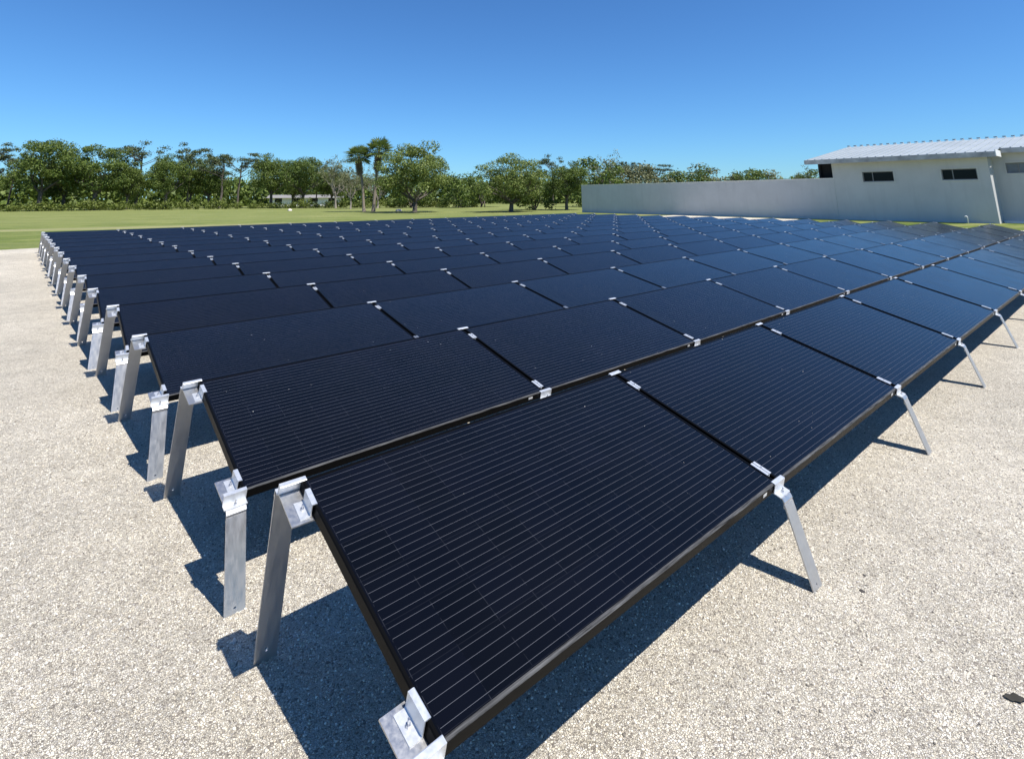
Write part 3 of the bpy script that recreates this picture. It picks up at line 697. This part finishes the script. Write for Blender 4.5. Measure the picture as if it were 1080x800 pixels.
# pixel-free world positions (metres) of the trees one can tell apart
TREES = [
 ('pine', -3.6, 97, 9.0, 5.5, "sparse pine at the very left edge of the treeline"),
 ('pine', -1.3, 100, 8.3, 4.2, "thin wispy pine just left of the tallest dark oak"),
 ('oak', -4.2, 94, 5.6, 7, "low leafy tree at the left edge below the sparse pine"),
 ('oak', 1.8, 94.7, 9.9, 9.0, "large dark oak with the highest crown at the left"),
 ('oak', 7.4, 93.4, 9.1, 9.6, "broad round-topped oak second from the left"),
 ('pine', 12.6, 96.8, 10.0, 6.5, "flat-topped pine with sky gap left of its trunk"),
 ('oak', 11.3, 95, 7.0, 5.0, "small oak under the flat-topped pine"),
 ('oak', 15.8, 93.3, 8.3, 6.6, "oak between the two tall pines"),
 ('pine', 19.1, 95.7, 10.1, 5.0, "tall slim pine with a small umbrella crown"),
 ('oak', 19.6, 96.6, 8.3, 6.0, "oak crown below the slim umbrella pine"),
 ('pine', 22.9, 92.8, 8.9, 6.2, "pine with open arching branches mid treeline"),
 ('pine', 25.3, 92.1, 9.2, 5.6, "dark forked pine beside the arching pine"),
 ('oak', 28.7, 87.5, 8.6, 7.4, "yellowish green oak right of the forked pine"),
 ('oak', 31.4, 82, 7.9, 7.6, "rounded oak before the distant white house"),
 ('pine', 36.4, 89.3, 8.0, 3.6, "small pointed pine right of the rounded oak"),
 ('oak', 37.9, 86.6, 6.4, 6.0, "low oak behind the pale bare tree"),
 ('bare', 33.6, 75.2, 7.6, 7.0, "pale leafless tree left of the palms"),
 ('bare', 32.4, 68, 5.6, 5.6, "small grey bare tree directly behind the palms"),
 ('bare', 37.0, 69.3, 5.6, 7.0, "grey bare tree between the palms and the big spreading oak"),
 ('wide', 29.5, 47.6, 7.7, 8.6, "big spreading oak standing alone right of the palms"),
 ('wide', 36.6, 41.0, 6.1, 8.2, "wide low oak left of the grey wall's end"),
 ('pine', 63.7, 61.5, 8.3, 4.0, "open-crowned pine poking above the wide low oak"),
 ('oak', 45.2, 41.4, 5.5, 5.8, "dense bright green tree beside the wall's end"),
 ('scrub', 43.6, 45.0, 4.9, 5.4, "dark bushy tree left of the dense bright tree"),
 ('bare', 67.6, 53.2, 7.9, 7.2, "tall grey bare tree above the wall's left end"),
 ('drys', 70.0, 56.5, 6.6, 7.0, "greyish scrub tree behind the tall bare tree"),
 ('pine', 73.3, 53.3, 7.5, 3.6, "dark tuft-topped pine above the wall"),
 ('pine', 74.2, 49.0, 6.9, 5.0, "dark leaning pine above the wall"),
 ('drys', 67.7, 49.1, 5.6, 6.0, "grey-green scrub nearest the wall's left part"),
 ('drys', 71.7, 47.6, 5.3, 6.0, "grey-green scrub below the leaning pine"),
 ('scrub', 76.5, 46.2, 5.5, 7.0, "olive bushy tree above the wall's middle, left one"),
 ('scrub', 79.3, 43.4, 5.4, 7.0, "olive bushy tree above the wall's middle, right one"),
 ('drys', 79.5, 40.2, 5.0, 6.5, "low dry bush top right of the olive trees"),
 ('scrub', 80.2, 37.6, 5.5, 6.0, "rounded green tree top above the wall's right half"),
 ('drys', 84.0, 36.0, 4.8, 6.0, "faint low tree top beyond the wall's right half"),
 ('scrub', 86.5, 33.6, 4.8, 6.0, "low green tree top near the building's left eave"),
 ('bare', 85.5, 30.6, 5.4, 6.0, "twiggy tree top just left of the roof"),
 ('scrub', 84.2, 28.4, 5.0, 6.0, "tree top showing under the building's left eave"),
 ('scrub', 62.0, 51.0, 7.6, 8.5, "dense olive tree directly above the wall's left end"),
 ('drys', 74.5, 52.5, 6.8, 9.0, "dense grey-olive tree behind the dark pines above the wall"),
 ('drys', 82.5, 44.5, 5.9, 9.0, "broad olive tree behind the wall's middle"),
 ('scrub', 88.5, 40.0, 5.9, 9.0, "broad low tree farther back behind the wall's right half"),
 ('scrub', 46.7, 63.1, 5.1, 6.0, "dark bushy tree right of the big spreading oak"),
 ('scrub', 51.8, 64.5, 4.8, 6.5, "dark bushy tree between the two spreading oaks"),
 ('scrub', 42.0, 68.5, 4.6, 6.5, "bushy tree behind the big spreading oak"),
 ('oak', 4.4, 98.5, 7.4, 7.0, "oak filling the gap behind the two left oaks"),
 ('oak', 33.5, 91.5, 7.4, 7.0, "tree behind the rounded oak by the white house"),
 ('oak', 22.0, 96.0, 7.2, 7.0, "oak behind the arching pine"),
]
for k, (kind, x, y, h, w, lab) in enumerate(TREES): tree(kind, x, y, h, w, lab, idx=k)
# palms
def palm_meshes(seed, lean):
    rnd = random.Random(seed); tb = bmesh.new(); cb = bmesh.new(); lay = cb.loops.layers.float.new("leafvar"); sb = bmesh.new(); lay2 = sb.loops.layers.float.new("leafvar")
    top = Vector((lean, 0, 9.2)); pts = [(0,0,-.2),(0,0,.0),(lean*.1,0,1.0),(lean*.3,0,4),(lean*.7,0,7),tuple(top)]
    tube(tb, pts, [.34,.30,.21,.18,.17,.17], 8, False)
    def fan(bm_, l_, base, d_, L, Rf, n, droop):
        side = d_.cross(Vector((0,0,1))).normalized(); up = side.cross(d_)
        hub = base + d_*L
        tube(bm_, [base, hub], .025, 3, False); var = rnd.random()
        for f in bm_.faces[-3:]:
            for lo in f.loops: lo[l_] = var*.5
        for k in range(n):
            a = -1.9 + 3.8*k/(n-1); dd = (d_*math.cos(a) + side*math.sin(a)).normalized(); dd.z -= droop*.4; tip = hub + dd*Rf + Vector((0,0,-droop*Rf*.35)); mid = hub + dd*Rf*.55
            wv = (up.cross(dd)).normalized()*.075 + up*rnd.uniform(-.02,.02)
            v0 = bm_.verts.new(hub); v1 = bm_.verts.new(mid+wv); v2 = bm_.verts.new(tip); v3 = bm_.verts.new(mid-wv)
            f = bm_.faces.new((v0, v1, v2, v3)); 
            for lo in f.loops: lo[l_] = min(1, var*.6+rnd.random()*.4)
    for k in range(34):
        a = k*2.399; e_ = 1.3 - 1.9*(k/34)
        d_ = Vector((math.cos(a)*math.cos(e_), math.sin(a)*math.cos(e_), math.sin(e_)))
        fan(cb, lay, top, d_, rnd.uniform(.9,1.5), rnd.uniform(1.1,1.5), 15, .3)
    for k in range(46):
        a = k*2.399; z = 9.0 - 2.2*(k/46); d_ = Vector((math.cos(a)*.28, math.sin(a)*.28, -1)).normalized()
        fan(sb, lay2, Vector((lean*(z/9.2), 0, z)), d_, .35, .65, 7, .5)
    return mk("trunk", tb, PBARK, smooth=True), mk("crown", cb, PALMG), mk("dead_skirt", sb, SKIRT)
for (x, y, h, lean, rot, lab, sd) in ((27.0, 53.5, 6.2, 1.3, 2.41, "left and darker of the two fan palms", 1), (27.9, 53.2, 6.9, .35, -.7, "right and taller of the two fan palms", 2)):
    a, b_, c_ = palm_meshes(sd, lean); root = empty("palm_tree", (x, y, 0), (0, 0, rot)); root.scale = (h/9.9*1.15, h/9.9*1.15, h/9.9)
    tag(root, lab, "palm tree", "fan palms on the lawn"); meshobj("trunk", a, root); meshobj("crown", b_, root); meshobj("dead_skirt", c_, root)
# shrubs in a loose hedge before the trees
def shrub_mesh(seed):
    rnd = random.Random(seed); cb = bmesh.new(); lay = cb.loops.layers.float.new("leafvar")
    for k in range(9):
        r_ = rnd.uniform(.35,.6); leaves(cb, lay, Vector((rnd.uniform(-.8,.8), rnd.uniform(-.5,.5), rnd.uniform(.2,.9))), r_*1.1, r_, int(110*r_), .10, rnd, .3)
    return mk("shrub", cb, SHR)
SHRUBS = [shrub_mesh(s) for s in range(4)]
hp = [(-2.9,92.9),(9.4,89.7),(16.9,87.1),(24.8,83.6),(30.3,80.8),(37.1,76.5),(43.7,71.5),(52,64.5)]
hn = 0; seg = []
for a, b_ in zip(hp, hp[1:]):
    L = (Vector(b_)-Vector(a)).length; n = max(1, round(L/1.35))
    for q in range(n): seg.append(Vector(a).lerp(Vector(b_), q/n))
for k, p in enumerate(seg):
    o = meshobj("shrub", SHRUBS[k % 4], None, (p.x+tr.uniform(-.3,.3), p.y+tr.uniform(-.6,.6), -.03), (0,0,tr.uniform(0,6.28)))
    s = tr.uniform(.75,1.15); o.scale = (s*1.1, s*1.1, s*tr.uniform(.8,1.15))
    tag(o, "low green shrub in the loose hedge below the treeline", "shrub", "shrubs forming the hedge below the treeline")
# far-off wood closing the view behind everything
rnd = random.Random(5); cb = bmesh.new(); lay = cb.loops.layers.float.new("leafvar")
for k in range(640):
    f = k/330; ang = R(-12 + f*95)               # compass angle from +y toward +x
    D = rnd.uniform(116, 135); x, y = -.8 + math.sin(ang)*D, -1.26 + math.cos(ang)*D
    hgt = rnd.uniform(4.2, 6.4)*(1 if f < .62 else .8)
    for q in range(3):
        c = Vector((x+rnd.uniform(-1.5,1.5), y+rnd.uniform(-1.5,1.5), hgt*(q+.25)/3)); r_ = rnd.uniform(1.3,1.9)
        leaves(cb, lay, c, r_*1.3, r_*.9, 70, .38, rnd, .2)
tag(meshobj("woodland", mk("woodland", cb, OAK)), "continuous dark wood in the far background behind the trees", "woodland", kind='stuff')
# distant white house behind the hedge
def house(x0, y0, x1, y1, h, dep, lab, nwin, rise=1.1):
    a = Vector((x0, y0, 0)); b_ = Vector((x1, y1, 0)); L = (b_-a).length; u_ = (b_-a).normalized(); n_ = Vector((-u_.y, u_.x, 0))
    root = empty("house", a, (0, 0, math.atan2(u_.y, u_.x))); tag(root, lab, "house", None)
    bm = bmesh.new(); box(bm, 0, L, 0, dep, 0, h); meshobj("wall", mk("wall", bm, WHITE, norm=True), root)
    bm = bmesh.new(); extrude_profile(bm, [(-.5,h-.05),(dep+.5,h-.05),(dep/2,h+rise)], -.5, L+.5, 'x'); meshobj("roof", mk("roof", bm, m_simple("grey_shingles", (.22,.21,.20), .8), norm=True), root)
    for k in range(nwin):
        cx = L*(k+.5)/nwin; bm = bmesh.new(); box(bm, cx-.6, cx+.6, -.03, -.002, .7, 1.35); meshobj("window", mk("window", bm, WGLASS, norm=True), root)
house(33.6, 103.2, 44.6, 97.8, 1.5, 6, "low white house glimpsed behind the hedge below the rounded oak", 4, .5)
# boulders on the lawn
def rock(x, y, s, lab, mat):
    bm = bmesh.new(); bmesh.ops.create_icosphere(bm, subdivisions=3, radius=1)
    for v in bm.verts:
        v.co *= 1 + .25*noise.noise(v.co*1.3 + Vector((x, y, 0))); v.co.z = max(v.co.z*.6, -.3)
    o = meshobj("rock", mk("rock", bm, mat, smooth=True), None, (x, y, s*.15), (0,0,x), (s, s*.8, s)); tag(o, lab, "rock")
RK = m_simple("pale_rock", (.55,.50,.43), .85, nscale=5, var=.25, bump=.4)
rock(23.4, 64.9, .32, "pale rock on the lawn below the rounded oak", RK)
rock(30.6, 52.6, .34, "pale flat rock left of the big spreading oak's trunk", RK)
DK = m_simple("dark_stone", (.05,.045,.04), .8)
rock(1.92, -.26, .014, "dark pebble on sunlit gravel right of the nearest short leg", DK)
rock(2.03, -.235, .011, "smaller dark pebble beside the dark pebble near the short leg", DK)
rock(.01, 1.13, .013, "white pebble by the foot of the frontmost tall leg", RK)
# dead leaf at the lower right
bm = bmesh.new(); bmesh.ops.create_grid(bm, x_segments=10, y_segments=6, size=1)
for v in bm.verts:
    x, y = v.co.x, v.co.y; w_ = .42*(1-abs(x)**1.7)*(1+.25*math.sin(9*x)) + .03
    v.co = Vector((x*.034, y*w_*.034, .003 + .002*abs(y)*(1-x*x) + .0015*math.sin(5*x)))
ex_ = bmesh.ops.extrude_face_region(bm, geom=bm.faces[:])
bmesh.ops.translate(bm, vec=(0,0,.001), verts=[v for v in ex_['geom'] if isinstance(v, bmesh.types.BMVert)])
tag(meshobj("dead_leaf", mk("dead_leaf", bm, m_simple("dead_leaf", (.03,.027,.02), .9), smooth=True, norm=True), None, (1.735, -.73, .006), (0,0,-.9)), "dark dead leaf lying on the gravel at lower right", "leaf")
